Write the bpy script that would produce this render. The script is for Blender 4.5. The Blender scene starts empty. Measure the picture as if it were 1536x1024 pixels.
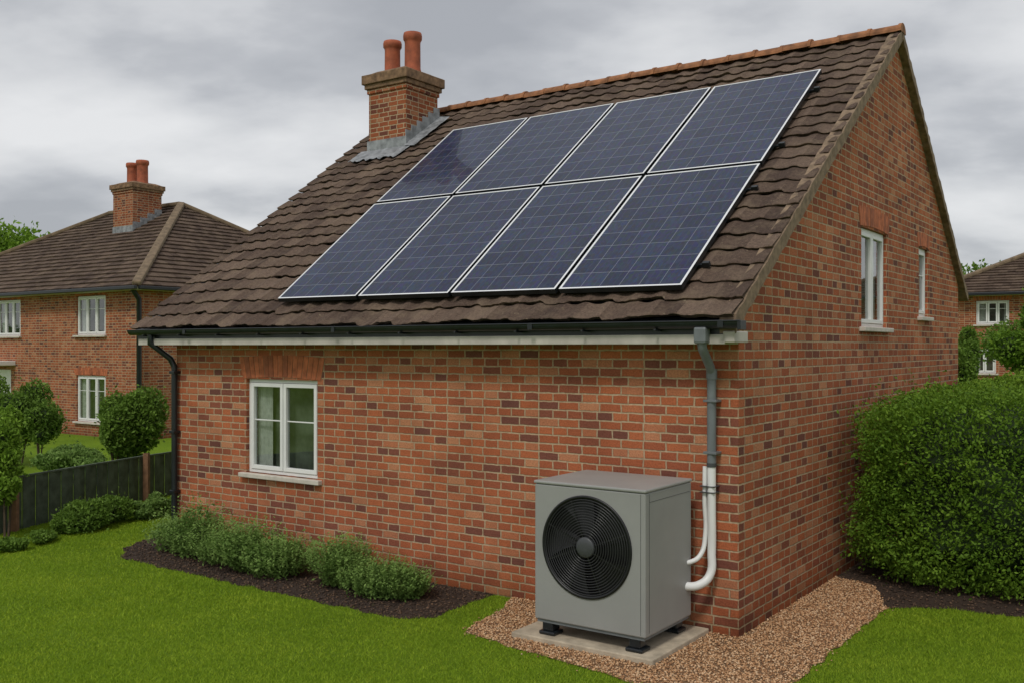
import bpy, math, random
import numpy as np
from mathutils import Vector, Matrix
random.seed(4); rng=np.random.default_rng(4)
scene=bpy.context.scene
col=scene.collection
C=(2.256,9.782,0.0); ROT=math.atan2(-.5749,.8183)
cR,sR=math.cos(ROT),math.sin(ROT)
def toW(t,s):   # house frame -> world
    x=-t;y=s
    return (C[0]+x*cR-y*sR, C[1]+x*sR+y*cR)
# ---------------------------------------------------------------- node helpers
def newmat(name):
    m=bpy.data.materials.new(name); m.use_nodes=True
    nt=m.node_tree; b=nt.nodes['Principled BSDF']
    return m,nt,b
def N(nt,t,**k):
    n=nt.nodes.new(t)
    for a,v in k.items(): setattr(n,a,v)
    return n
def ramp(nt,fac,stops,interp='LINEAR'):
    r=N(nt,'ShaderNodeValToRGB'); r.color_ramp.interpolation=interp
    e=r.color_ramp.elements
    while len(e)<len(stops): e.new(0.5)
    for i,(p,c) in enumerate(stops):
        e[i].position=p; e[i].color=(c[0],c[1],c[2],1)
    if fac is not None: nt.links.new(fac,r.inputs[0])
    return r.outputs[0]
def noise(nt,vec,scale,detail=4,rough=.55):
    n=N(nt,'ShaderNodeTexNoise'); n.inputs['Scale'].default_value=scale
    n.inputs['Detail'].default_value=detail; n.inputs['Roughness'].default_value=rough
    if vec is not None: nt.links.new(vec,n.inputs['Vector'])
    return n.outputs['Fac']
def mix(nt,f,a,b,mode='MIX'):
    m=N(nt,'ShaderNodeMix',data_type='RGBA',blend_type=mode)
    for v,i in ((f,0),(a,6),(b,7)):
        if isinstance(v,(int,float)): m.inputs[i].default_value=v
        elif isinstance(v,tuple): m.inputs[i].default_value=(v[0],v[1],v[2],1)
        else: nt.links.new(v,m.inputs[i])
    return m.outputs[2]
def math_(nt,op,a,b=None,c=None):
    m=N(nt,'ShaderNodeMath',operation=op)
    for i,v in enumerate((a,b,c)):
        if v is None: continue
        if isinstance(v,(int,float)): m.inputs[i].default_value=v
        else: nt.links.new(v,m.inputs[i])
    return m.outputs[0]
def bump(nt,h,b,strength=.5,dist=.01):
    n=N(nt,'ShaderNodeBump'); n.inputs['Strength'].default_value=strength
    n.inputs['Distance'].default_value=dist
    nt.links.new(h,n.inputs['Height']); nt.links.new(n.outputs[0],b.inputs['Normal'])
def objco(nt): return N(nt,'ShaderNodeTexCoord').outputs['Object']
def uvco(nt): return N(nt,'ShaderNodeTexCoord').outputs['UV']
def simple(name,c,rough=.6,metal=0,var=.12,nscale=8,bmp=0,spec=.5):
    m,nt,b=newmat(name); co=objco(nt)
    f=noise(nt,co,nscale,5)
    lo=tuple(x*(1-var) for x in c); hi=tuple(min(1,x*(1+var)) for x in c)
    nt.links.new(ramp(nt,f,[(.3,lo),(.7,hi)]),b.inputs['Base Color'])
    b.inputs['Roughness'].default_value=rough; b.inputs['Metallic'].default_value=metal
    b.inputs['Specular IOR Level'].default_value=spec
    if bmp: bump(nt,noise(nt,co,nscale*12,4),b,bmp,.005)
    return m
def brickmat(name,bw=.265,rh=.0955,stain=True,k=1.0):
    m,nt,b=newmat(name); uv=uvco(nt)
    nz=N(nt,'ShaderNodeTexNoise'); nz.inputs['Scale'].default_value=12; nt.links.new(uv,nz.inputs['Vector'])
    vm=N(nt,'ShaderNodeVectorMath',operation='SUBTRACT'); nt.links.new(nz.outputs['Color'],vm.inputs[0]); vm.inputs[1].default_value=(.5,.5,.5)
    vs=N(nt,'ShaderNodeVectorMath',operation='SCALE'); nt.links.new(vm.outputs[0],vs.inputs[0]); vs.inputs['Scale'].default_value=.017
    va=N(nt,'ShaderNodeVectorMath',operation='ADD'); nt.links.new(uv,va.inputs[0]); nt.links.new(vs.outputs[0],va.inputs[1])
    br=N(nt,'ShaderNodeTexBrick'); nt.links.new(va.outputs[0],br.inputs['Vector'])
    br.inputs['Color1'].default_value=(0,0,0,1); br.inputs['Color2'].default_value=(1,1,1,1); br.inputs['Mortar'].default_value=(.5,.5,.5,1)
    br.inputs['Scale'].default_value=1; br.inputs['Brick Width'].default_value=bw; br.inputs['Row Height'].default_value=rh
    br.inputs['Mortar Size'].default_value=.0110; br.inputs['Mortar Smooth'].default_value=.4
    br.offset=.5; br.squash=.72; br.squash_frequency=2
    S=lambda t:tuple(v*k for v in t)
    bc=ramp(nt,br.outputs['Color'],[(0,S((.17,.070,.055))),(.10,S((.27,.092,.058))),(.3,S((.37,.112,.056))),(.5,S((.43,.128,.058))),(.75,S((.50,.155,.068))),(.9,S((.47,.19,.10))),(1,S((.56,.25,.13)))])
    g=noise(nt,uv,55,7,.75)
    bc=mix(nt,.75,bc,ramp(nt,g,[(.28,(.38,.36,.36)),(.5,(.95,.95,.95)),(.7,(1.32,1.30,1.27))]),'MULTIPLY')
    mo=ramp(nt,noise(nt,uv,25,4),[(.3,(.38,.27,.17)),(.7,(.58,.44,.29))])
    c=mix(nt,br.outputs['Fac'],bc,mo)
    big=ramp(nt,noise(nt,uv,1.1,6,.7),[(.3,(.70,.69,.68)),(.62,(1.08,1.07,1.06))])
    c=mix(nt,.8,c,big,'MULTIPLY')
    if stain:
        sp=N(nt,'ShaderNodeSeparateXYZ'); nt.links.new(uv,sp.inputs[0])
        zz=math_(nt,'ADD',sp.outputs[1],math_(nt,'MULTIPLY',noise(nt,uv,2.5,4),.5))
        st=ramp(nt,zz,[(.25,(.56,.56,.48)),(.6,(1,1,1))])
        c=mix(nt,.9,c,st,'MULTIPLY')
    nt.links.new(c,b.inputs['Base Color']); b.inputs['Roughness'].default_value=.9
    b.inputs['Specular IOR Level'].default_value=.15
    h=math_(nt,'ADD',math_(nt,'SUBTRACT',1,br.outputs['Fac']),math_(nt,'MULTIPLY',g,.7))
    bump(nt,h,b,.9,.010)
    return m
M={}
M['brick']=brickmat('brick')
M['brick_far']=brickmat('brick_far',.24,.085,k=.85)
M['brick_chim']=brickmat('brick_chimney',.235,.09,False,k=.75)
M['archbrick']=simple('arch_brick',(.46,.135,.055),.85,var=.35,nscale=9,bmp=.4)
M['archdark']=simple('arch_brick_dark',(.33,.10,.045),.85,var=.3,nscale=9,bmp=.4)
M['mortar']=simple('mortar',(.40,.30,.19),.9,nscale=15,bmp=.5)
M['verge']=simple('verge_mortar',(.22,.155,.10),.95,var=.4,nscale=10,bmp=.8)
M['white']=simple('white_paint',(.78,.78,.76),.4,var=.04,nscale=5)
M['sill']=simple('sill_stone',(.58,.53,.46),.7,var=.15,nscale=6,bmp=.2)
M['soffit']=simple('soffit_board',(.50,.46,.41),.6,var=.18,nscale=4)
M['black']=simple('black_plastic',(.012,.015,.018),.35,var=.3)
M['greypipe']=simple('grey_pipe',(.15,.165,.172),.45,var=.15)
M['pump']=simple('pump_casing',(.30,.30,.287),.42,var=.05,nscale=2.5,spec=.4)
M['pumplid']=simple('pump_lid',(.31,.31,.295),.4,var=.06,nscale=2.5)
M['dark']=simple('fan_black',(.006,.006,.007),.45,var=.2)
M['grille']=simple('grille_wire',(.030,.030,.032),.30,var=.2)
M['blades']=simple('fan_blade',(.020,.020,.022),.4,var=.2)
M['hub']=simple('hub_grey',(.055,.058,.061),.45)
M['slab']=simple('concrete_slab',(.44,.37,.27),.9,var=.25,nscale=7,bmp=.6)
M['lead']=simple('lead_flashing',(.24,.25,.26),.55,metal=.1,var=.5,nscale=7,bmp=.3)
M['terracotta']=simple('terracotta',(.33,.085,.038),.8,var=.35,nscale=6,bmp=.3)
M['crown']=simple('weathered_brick_crown',(.21,.125,.07),.95,var=.5,nscale=9,bmp=.8)
M['ridge']=simple('ridge_tile',(.27,.115,.05),.9,var=.5,nscale=6,bmp=.6)
M['hipcap']=simple('hip_cap',(.18,.13,.08),.95,var=.35,nscale=5,bmp=.5)
M['frame_al']=simple('aluminium_frame',(.78,.79,.80),.35,var=.05)
M['curtain']=simple('curtain',(.60,.60,.55),.9,var=.2,nscale=12)
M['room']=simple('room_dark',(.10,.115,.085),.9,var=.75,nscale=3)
M['bark']=simple('bark',(.08,.055,.035),.95,var=.4,nscale=9,bmp=.8)
M['fence_green']=simple('fence_green',(.080,.105,.070),.85,var=.4,nscale=6,bmp=.4)
M['fence_post']=simple('fence_post',(.22,.115,.06),.9,var=.3,nscale=8,bmp=.4)
def glassmat():
    m,nt,b=newmat('window_glass')
    nt.nodes.remove(b); out=nt.nodes['Material Output']
    tr=N(nt,'ShaderNodeBsdfTransparent'); tr.inputs[0].default_value=(.75,.8,.78,1)
    gl=N(nt,'ShaderNodeBsdfGlossy'); gl.inputs['Roughness'].default_value=.02
    fr=N(nt,'ShaderNodeLayerWeight'); fr.inputs['Blend'].default_value=.5
    fac=math_(nt,'ADD',math_(nt,'MULTIPLY',math_(nt,'POWER',fr.outputs['Facing'],3.0),.7),.15)
    mx=N(nt,'ShaderNodeMixShader'); nt.links.new(fac,mx.inputs[0])
    nt.links.new(tr.outputs[0],mx.inputs[1]); nt.links.new(gl.outputs[0],mx.inputs[2]); nt.links.new(mx.outputs[0],out.inputs[0])
    return m
M['glass']=glassmat()
def tilemat(name,k=1.0):
    m,nt,b=newmat(name); uv=uvco(nt)
    fl=N(nt,'ShaderNodeVectorMath',operation='FLOOR'); nt.links.new(uv,fl.inputs[0])
    wn=N(nt,'ShaderNodeTexWhiteNoise',noise_dimensions='2D'); nt.links.new(fl.outputs[0],wn.inputs['Vector'])
    c=ramp(nt,wn.outputs['Value'],[(0,(.072*k,.048*k,.037*k)),(.5,(.105*k,.071*k,.053*k)),(1,(.155*k,.108*k,.080*k))])
    co=objco(nt)
    c=mix(nt,.9,c,ramp(nt,noise(nt,co,30,8,.85),[(.32,(.34,.34,.34)),(.5,(.95,.95,.95)),(.68,(1.65,1.62,1.58))]),'MULTIPLY')
    li=ramp(nt,noise(nt,co,2.2,10,.82),[(.48,(0,0,0)),(.66,(.6,.6,.6))])
    c=mix(nt,li,c,(.21*k,.155*k,.105*k))
    spk=ramp(nt,noise(nt,co,24,3,.6),[(.66,(0,0,0)),(.72,(.7,.7,.7))])
    c=mix(nt,spk,c,(.27*k,.22*k,.14*k))
    nt.links.new(c,b.inputs['Base Color']); b.inputs['Roughness'].default_value=.92; b.inputs['Specular IOR Level'].default_value=.2
    bump(nt,noise(nt,co,60,6,.7),b,.8,.012)
    return m
M['tile']=tilemat('roof_tile'); M['tile_far']=tilemat('roof_tile_far',.9)
def panelmat():
    m,nt,b=newmat('solar_cells'); uv=uvco(nt)
    sp=N(nt,'ShaderNodeSeparateXYZ'); nt.links.new(uv,sp.inputs[0])
    def line(src,n,w):
        f=math_(nt,'FRACT',math_(nt,'ADD',math_(nt,'MULTIPLY',src,n),.5))
        d=math_(nt,'ABSOLUTE',math_(nt,'SUBTRACT',f,.5))
        return math_(nt,'LESS_THAN',d,w)
    l=math_(nt,'MAXIMUM',line(sp.outputs[0],6,.013),line(sp.outputs[1],9,.013))
    l2=line(sp.outputs[0],18,.022)
    cell=N(nt,'ShaderNodeVectorMath',operation='MULTIPLY'); cell.inputs[1].default_value=(6,9,1); nt.links.new(uv,cell.inputs[0])
    fl=N(nt,'ShaderNodeVectorMath',operation='FLOOR'); nt.links.new(cell.outputs[0],fl.inputs[0])
    wn=N(nt,'ShaderNodeTexWhiteNoise',noise_dimensions='2D'); nt.links.new(fl.outputs[0],wn.inputs['Vector'])
    vo=N(nt,'ShaderNodeTexVoronoi'); vo.inputs['Scale'].default_value=45; nt.links.new(uv,vo.inputs['Vector'])
    c=ramp(nt,wn.outputs['Value'],[(0,(.012,.019,.048)),(1,(.022,.032,.072))])
    c=mix(nt,.35,c,vo.outputs['Color'],'SOFT_LIGHT')
    c=mix(nt,math_(nt,'MULTIPLY',l2,.2),c,(.12,.14,.20))
    c=mix(nt,math_(nt,'MULTIPLY',l,.65),c,(.25,.27,.31))
    nt.links.new(c,b.inputs['Base Color']); b.inputs['Roughness'].default_value=.4; b.inputs['Specular IOR Level'].default_value=.1
    b.inputs['Coat Weight'].default_value=.5; b.inputs['Coat Roughness'].default_value=.04; b.inputs['Coat IOR'].default_value=1.25
    return m
M['cells']=panelmat()
def leafmat(name,dark,mid,light):
    m,nt,b=newmat(name)
    at=N(nt,'ShaderNodeAttribute'); at.attribute_name='lv'
    geo=N(nt,'ShaderNodeNewGeometry')
    n=noise(nt,geo.outputs['Position'],2.3,3)
    f=math_(nt,'ADD',math_(nt,'MULTIPLY',at.outputs['Fac'],.6),math_(nt,'MULTIPLY',n,.5))
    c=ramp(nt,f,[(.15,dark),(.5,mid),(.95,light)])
    nt.links.new(c,b.inputs['Base Color']); b.inputs['Roughness'].default_value=.6; b.inputs['Specular IOR Level'].default_value=.15
    out=nt.nodes['Material Output']; tl=N(nt,'ShaderNodeBsdfTranslucent'); nt.links.new(c,tl.inputs[0])
    mx=N(nt,'ShaderNodeMixShader'); mx.inputs[0].default_value=.3
    nt.links.new(b.outputs[0],mx.inputs[1]); nt.links.new(tl.outputs[0],mx.inputs[2]); nt.links.new(mx.outputs[0],out.inputs[0])
    return m
M['leaf_hedge']=leafmat('leaf_hedge',(.030,.070,.008),(.10,.195,.018),(.25,.40,.04))
M['leaf_bush']=leafmat('leaf_bush',(.042,.082,.012),(.115,.205,.028),(.23,.36,.06))
M['leaf_light']=leafmat('leaf_light',(.06,.12,.014),(.17,.30,.030),(.30,.46,.06))
M['leaf_herb']=leafmat('leaf_herb',(.06,.11,.026),(.16,.27,.06),(.30,.43,.12))
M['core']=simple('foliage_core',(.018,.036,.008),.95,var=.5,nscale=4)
def blademat():
    m,nt,b=newmat('grass_blade')
    at=N(nt,'ShaderNodeAttribute'); at.attribute_name='lv'
    geo=N(nt,'ShaderNodeNewGeometry')
    n=noise(nt,geo.outputs['Position'],1.2,6,.65); n2=noise(nt,geo.outputs['Position'],9,4,.6)
    f=math_(nt,'ADD',math_(nt,'MULTIPLY',at.outputs['Fac'],.4),math_(nt,'ADD',math_(nt,'MULTIPLY',n,.45),math_(nt,'MULTIPLY',n2,.25)))
    c=ramp(nt,f,[(.28,(.14,.25,.014)),(.52,(.25,.375,.022)),(.75,(.39,.49,.040))])
    nt.links.new(c,b.inputs['Base Color']); b.inputs['Roughness'].default_value=.6; b.inputs['Specular IOR Level'].default_value=.12
    out=nt.nodes['Material Output']; tl=N(nt,'ShaderNodeBsdfTranslucent'); nt.links.new(c,tl.inputs[0])
    mx=N(nt,'ShaderNodeMixShader'); mx.inputs[0].default_value=.3
    nt.links.new(b.outputs[0],mx.inputs[1]); nt.links.new(tl.outputs[0],mx.inputs[2]); nt.links.new(mx.outputs[0],out.inputs[0])
    return m
M['blade']=blademat()
def stonemat(name,stops):
    m,nt,b=newmat(name); at=N(nt,'ShaderNodeAttribute'); at.attribute_name='lv'
    nt.links.new(ramp(nt,at.outputs['Fac'],stops),b.inputs['Base Color']); b.inputs['Roughness'].default_value=.85
    return m
M['stones']=stonemat('gravel_stones',[(0,(.22,.10,.04)),(.3,(.42,.22,.10)),(.65,(.58,.34,.17)),(1,(.70,.50,.31))])
M['chips']=stonemat('bark_chips',[(0,(.03,.018,.012)),(.6,(.085,.05,.03)),(1,(.17,.10,.058))])
# ---------------------------------------------------------------- mesh helpers
def link(ob,parent=None):
    col.objects.link(ob)
    if parent is not None: ob.parent=parent
    return ob
def empty(name,loc=(0,0,0),rz=0,parent=None):
    e=bpy.data.objects.new(name,None); e.location=loc; e.rotation_euler=(0,0,rz); e.empty_display_size=.3
    return link(e,parent)
def place(ob): ob.location=C; ob.rotation_euler=(0,0,ROT); return ob
def pymesh(name,V,F,mat,parent=None,smooth=False,uvs=None):
    me=bpy.data.meshes.new(name); me.from_pydata([tuple(v) for v in V],[],F)
    if uvs is not None:
        ul=me.uv_layers.new(name='UVMap')
        for i,l in enumerate(me.loops): ul.data[i].uv=uvs[l.vertex_index]
    me.materials.append(mat)
    if smooth: me.polygons.foreach_set('use_smooth',[True]*len(me.polygons))
    me.update()
    return link(bpy.data.objects.new(name,me),parent)
def npmesh(name,V,F,mat,lv=None,parent=None,smooth=False):
    me=bpy.data.meshes.new(name); k=F.shape[1]
    me.vertices.add(len(V)); me.vertices.foreach_set('co',V.astype(np.float32).ravel())
    me.loops.add(F.size); me.loops.foreach_set('vertex_index',F.astype(np.int32).ravel())
    me.polygons.add(len(F)); me.polygons.foreach_set('loop_start',(np.arange(len(F))*k).astype(np.int32))
    me.update(calc_edges=True)
    if lv is not None:
        a=me.attributes.new('lv','FLOAT','POINT'); a.data.foreach_set('value',lv.astype(np.float32))
    me.materials.append(mat)
    if smooth: me.polygons.foreach_set('use_smooth',[True]*len(F))
    me.validate(); 
    return link(bpy.data.objects.new(name,me),parent)
BF=[(0,3,2,1),(4,5,6,7),(0,1,5,4),(1,2,6,5),(2,3,7,6),(3,0,4,7)]
def boxverts(x0,x1,y0,y1,z0,z1):
    x0,x1=min(x0,x1),max(x0,x1);y0,y1=min(y0,y1),max(y0,y1);z0,z1=min(z0,z1),max(z0,z1)
    return [(x0,y0,z0),(x1,y0,z0),(x1,y1,z0),(x0,y1,z0),(x0,y0,z1),(x1,y0,z1),(x1,y1,z1),(x0,y1,z1)]
def boxes(name,L,mat,parent=None,bevel=0):
    V=[];F=[]
    for b in L:
        o=len(V); V+=boxverts(*b); F+=[tuple(o+i for i in f) for f in BF]
    ob=pymesh(name,V,F,mat,parent)
    if bevel:
        md=ob.modifiers.new('b','BEVEL'); md.width=bevel; md.segments=2; md.limit_method='ANGLE'
    return ob
def uvbynormal(ob):
    me=ob.data
    ul=me.uv_layers.get('UVMap') or me.uv_layers.new(name='UVMap')
    for p in me.polygons:
        n=p.normal
        for li in p.loop_indices:
            v=me.vertices[me.loops[li].vertex_index].co
            if abs(n.z)>.75: uv=(v.x,v.y)
            elif abs(n.y)>=abs(n.x): uv=(v.x,v.z)
            else: uv=(v.y+.12,v.z)
            ul.data[li].uv=uv
def beam(p,q,w,h,up=(0,0,1)):
    p=Vector(p);q=Vector(q);d=(q-p).normalized();u=Vector(up);s=d.cross(u).normalized();u=s.cross(d)
    V=[]
    for c in (p,q):
        for a,b in ((-1,-1),(1,-1),(1,1),(-1,1)): V.append(c+s*w*.5*a+u*h*.5*b)
    return V,[(0,1,2,3),(7,6,5,4),(0,4,5,1),(1,5,6,2),(2,6,7,3),(3,7,4,0)]
def beams(name,L,mat,parent=None,bevel=0):
    V=[];F=[]
    for b in L:
        v,f=beam(*b); o=len(V); V+=v; F+=[tuple(o+i for i in x) for x in f]
    ob=pymesh(name,V,F,mat,parent)
    if bevel:
        md=ob.modifiers.new('b','BEVEL'); md.width=bevel; md.segments=2
    return ob
def lathe(name,prof,mat,parent=None,loc=(0,0,0),seg=28):
    V=[];F=[]
    for r,z in prof:
        for i in range(seg):
            a=2*math.pi*i/seg; V.append((loc[0]+r*math.cos(a),loc[1]+r*math.sin(a),loc[2]+z))
    for j in range(len(prof)-1):
        for i in range(seg):
            F.append((j*seg+i,j*seg+(i+1)%seg,(j+1)*seg+(i+1)%seg,(j+1)*seg+i))
    return pymesh(name,V,F,mat,parent,True)
def tube(name,pts,r,mat,parent=None,smooth=True,closed=False,res=4):
    cu=bpy.data.curves.new(name,'CURVE'); cu.dimensions='3D'; cu.bevel_depth=r; cu.bevel_resolution=res; cu.use_fill_caps=True
    if smooth:
        s=cu.splines.new('BEZIER'); s.bezier_points.add(len(pts)-1)
        for bp,p in zip(s.bezier_points,pts): bp.co=p; bp.handle_left_type=bp.handle_right_type='AUTO'
        s.resolution_u=8
    else:
        s=cu.splines.new('POLY'); s.points.add(len(pts)-1)
        for sp,p in zip(s.points,pts): sp.co=(*p,1)
    s.use_cyclic_u=closed
    cu.materials.append(mat)
    return link(bpy.data.objects.new(name,cu),parent)
def boolcut(ob,cutV):
    me=bpy.data.meshes.new('cut'); V=[];F=[]
    for cv,cf in cutV:
        o=len(V); V+=cv; F+=[tuple(o+i for i in f) for f in cf]
    me.from_pydata(V,[],F); me.update()
    c=bpy.data.objects.new('cut',me); col.objects.link(c); c.parent=ob.parent
    md=ob.modifiers.new('x','BOOLEAN'); md.operation='DIFFERENCE'; md.object=c; md.solver='EXACT'
    dg=bpy.context.evaluated_depsgraph_get(); dg.update()
    nm=bpy.data.meshes.new_from_object(ob.evaluated_get(dg))
    ob.modifiers.clear(); ob.data=nm
    bpy.data.objects.remove(c)
# windows -------------------------------------------------------------
def window(parent,axis,a0,a1,z0,z1,plane=0,n=2,bar=None,arch=0,curtain=True,lab='window',sillproj=.08,depth=.3):
    def bx(p0,p1,d0,d1,q0,q1):
        if axis=='x': return (p0,p1,plane+d0,plane+d1,q0,q1)
        return (plane-d1,plane-d0,p0,p1,q0,q1)
    def pt(a,d,z): return (a,plane+d,z) if axis=='x' else (plane-d,a,z)
    e=empty(lab,parent=parent)
    fw=.05; L=[]
    g=.003
    L+= [bx(a0+g,a0+fw,.05,.12,z0+g,z1-g),bx(a1-fw,a1-g,.05,.12,z0+g,z1-g),bx(a0+fw,a1-fw,.05,.12,z0+g,z0+fw),bx(a0+fw,a1-fw,.05,.12,z1-fw,z1-g)]
    w=(a1-a0-2*fw)/n; GV=[];GF=[]; S=[]
    for i in range(n):
        c0=a0+fw+w*i+.006; c1=a0+fw+w*(i+1)-.006; q0=z0+fw+.005;q1=z1-fw-.005; sw=.055
        S+=[bx(c0,c0+sw,.035,.10,q0,q1),bx(c1-sw,c1,.035,.10,q0,q1),bx(c0+sw,c1-sw,.035,.10,q0,q0+sw),bx(c0+sw,c1-sw,.035,.10,q1-sw,q1)]
        if bar is not None:
            zb=q0+(q1-q0)*bar; S.append(bx(c0+sw,c1-sw,.06,.085,zb-.009,zb+.009))
        o=len(GV); tw=random.uniform(-.003,.003)
        GV+=[pt(c0+sw-.005,.072,q0+sw-.005),pt(c1-sw+.005,.072+tw,q0+sw-.005),pt(c1-sw+.005,.073+tw,q1-sw+.005),pt(c0+sw-.005,.073,q1-sw+.005)]
        GF.append((o,o+1,o+2,o+3))
    boxes('frame',L,M['white'],e,.004); boxes('sash',S,M['white'],e,.005); pymesh('pane',GV,GF,M['glass'],e)
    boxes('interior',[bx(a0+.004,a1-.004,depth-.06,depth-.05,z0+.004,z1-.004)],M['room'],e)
    if curtain:
        cw=(a1-a0)*.22; V=[];F=[]
        for (s0,s1) in ((a0+fw,a0+fw+cw),(a1-fw-cw*.6,a1-fw)):
            k=24;o=len(V)
            for i in range(k+1):
                a=s0+(s1-s0)*i/k; d=.165+.018*math.sin(i*1.7)
                for z in (z0+.03,z1-.03): V.append(pt(a,d,z))
            F+=[(o+2*i,o+2*i+2,o+2*i+3,o+2*i+1) for i in range(k)]
        pymesh('curtain',V,F,M['curtain'],e,True)
    boxes('sill',[bx(a0-.09,a1+.09,-sillproj,.05,z0-.065,z0-.002)],M['sill'],e,.01)
    if arch:
        k=max(4,int((a1-a0+.16)/.092)); 
        cm=(a0+a1)/2; half=(a1-a0)/2+.07
        VV=[[],[]];FF=[[],[]]
        for i in range(k):
            u0=-1+2*i/k; u1=-1+2*(i+1)/k; gm=.006
            def P(u,z,off,d):
                fan=1+(.10 if z>.5 else 0)
                return pt(cm+u*half*fan+off,d,z1+.003+z*arch+.03*(1-u*u))
            q=random.random()<.35; V=VV[q];F=FF[q]
            o=len(V)
            dd=-.009-.004*random.random()
            V+=[P(u0,0,gm,dd),P(u1,0,-gm,dd),P(u1,1,-gm,dd),P(u0,1,gm,dd),P(u0,0,gm,.02),P(u1,0,-gm,.02),P(u1,1,-gm,.02),P(u0,1,gm,.02)]
            F+=[(o,o+1,o+2,o+3),(o,o+4,o+5,o+1),(o+1,o+5,o+6,o+2),(o+2,o+6,o+7,o+3),(o+3,o+7,o+4,o)]
        pymesh('brick_arch',VV[0],FF[0],M['archbrick'],e)
        if VV[1]: pymesh('brick_arch_dark',VV[1],FF[1],M['archdark'],e)
        V=[]
        for u in np.linspace(-1,1,13):
            for z in (0,1):
                fan=1+(.10 if z else 0); V.append(pt(cm+u*half*fan,-.003,z1+.003+z*arch+.03*(1-u*u)))
        pymesh('arch_joint',V,[(2*i,2*i+2,2*i+3,2*i+1) for i in range(12)],M['mortar'],e)
    return (boxverts(*bx(a0,a1,-.3,depth,z0,z1)),BF)
# ------------------------------------------------------------ MAIN HOUSE
house=empty('brick_house',C,ROT)
ES,EZ=-.35,3.15; RS,RZ=6.13,7.60; FS,FZ=11.13,3.86
tr0=-.09; tl_e,tl_r,tl_f=9.60,10.35,10.9
def leftt(s): return 8.99+ (s/10.74)*1.1
fz=lambda s: (EZ+(s-ES)*(RZ-EZ)/(RS-ES)) if s<RS else RZ-(s-RS)*(RZ-FZ)/(FS-RS)
prof=[(0,0),(10.74,0),(10.74,fz(10.74)-.10),(RS,RZ-.10),(0,fz(0)-.10)]
V=[(0,s,z) for s,z in prof]+[(-leftt(s),s,z) for s,z in prof]
F=[(0,1,2,3,4),(9,8,7,6,5)]+[(i,i+5,(i+1)%5+5,(i+1)%5) for i in range(5)]
walls=pymesh('walls',V,F,M['brick'],house)
cuts=[]
cuts.append(window(house,'x',-7.39,-5.95,1.12,2.45,0,2,.57,.30))
cuts.append(window(house,'y',4.30,5.61,3.17,4.53,0,2,None,.26))
cuts.append(window(house,'y',7.59,8.25,3.39,4.52,0,1,.62,.22))
boolcut(walls,cuts); uvbynormal(walls)
# tiled roof
def tile_roof(name,P00,P10,P01,P11,nc,ncol,parent,mat,sub=8,jit=1.0):
    P00,P10,P01,P11=map(np.array,(P00,P10,P01,P11))
    nrm=np.cross(P10-P00,P01-P00); nrm=nrm/np.linalg.norm(nrm)
    if nrm[2]<0: nrm=-nrm
    nu=ncol*sub+1; u=np.linspace(0,1,nu); x=(u*ncol)%1.0
    tid=np.minimum((u*ncol).astype(int),ncol-1)
    pr=.034*np.clip(.5+.5*np.cos(2*np.pi*(x-.12)),0,1)**1.3
    V=[];F=[];UV=[]
    def surf(u,v):
        u=u[:,None]; v=v[:,None]
        return (P00*(1-u)+P10*u)*(1-v)+(P01*(1-u)+P11*u)*v
    for i in range(nc):
        sag=.03*np.sin(u*9+i*.12)+.018*np.sin(u*23+1-i*.2)
        jt=rng.normal(0,.05*jit,ncol)[tid]/nc+rng.normal(0,.012,nu)/nc; jh=np.abs(rng.normal(0,.008*jit,ncol))[tid]+rng.normal(0,.0015,nu)
        scal=(.12*(1-np.clip(.5+.5*np.cos(2*np.pi*(x-.12)),0,1)))/nc
        v0=i/nc+jt
        v1=np.full(nu,min(1,(i+1.06)/nc))
        v0=v0+scal*.8
        rows=[(v0+.004,pr*.9-.012+jh*0),(v0,pr+.024+jh),(v0+.05/nc,pr+.030+jh),(v1,pr*.9+.006)]
        for rr,(v,h) in enumerate(rows):
            p=surf(u,v)+nrm*(h+sag*0.5)[:,None]
            V+=p.tolist()
            UV+=[(float(a*ncol-1e-4),i+.2+.2*rr) for a in u]
        o=i*4*nu
        for r in range(3):
            for j in range(nu-1):
                a=o+r*nu+j; F.append((a,a+1,a+nu+1,a+nu))
    ob=pymesh(name,V,F,mat,parent)
    ul=ob.data.uv_layers.new(name='UVMap')
    dat=np.array([UV[l.vertex_index] for l in ob.data.loops],dtype=np.float32)
    ul.data.foreach_set('uv',dat.ravel())
    return ob
tile_roof('front_roof_slope',(-tr0,ES,EZ),(-tl_e,ES,EZ),(-tr0,RS,RZ),(-tl_r,RS,RZ),24,33,house,M['tile'])
tile_roof('rear_roof_slope',(-tr0,FS,FZ),(-tl_f,FS,FZ),(-tr0,RS,RZ),(-tl_r,RS,RZ),18,33,house,M['tile'],4)
dk=.07
def deck(nm,pts,mat,h):
    V=[(x,y,z-.02) for x,y,z in pts]+[(x,y,z-h) for x,y,z in pts]
    pymesh(nm,V,[(0,1,2,3),(7,6,5,4),(0,4,5,1),(1,5,6,2),(2,6,7,3),(3,7,4,0)],mat,house)
deck('roof_deck_front',[(-tr0-.02,ES+.03,EZ),(-tl_e+.02,ES+.03,EZ),(-tl_r+.02,RS,RZ),(-tr0-.02,RS,RZ)],M['black'],dk)
deck('roof_deck_rear',[(-tr0-.02,RS,RZ),(-tl_r+.02,RS,RZ),(-tl_f+.02,FS,FZ),(-tr0-.02,FS,FZ)],M['verge'],dk)
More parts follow.
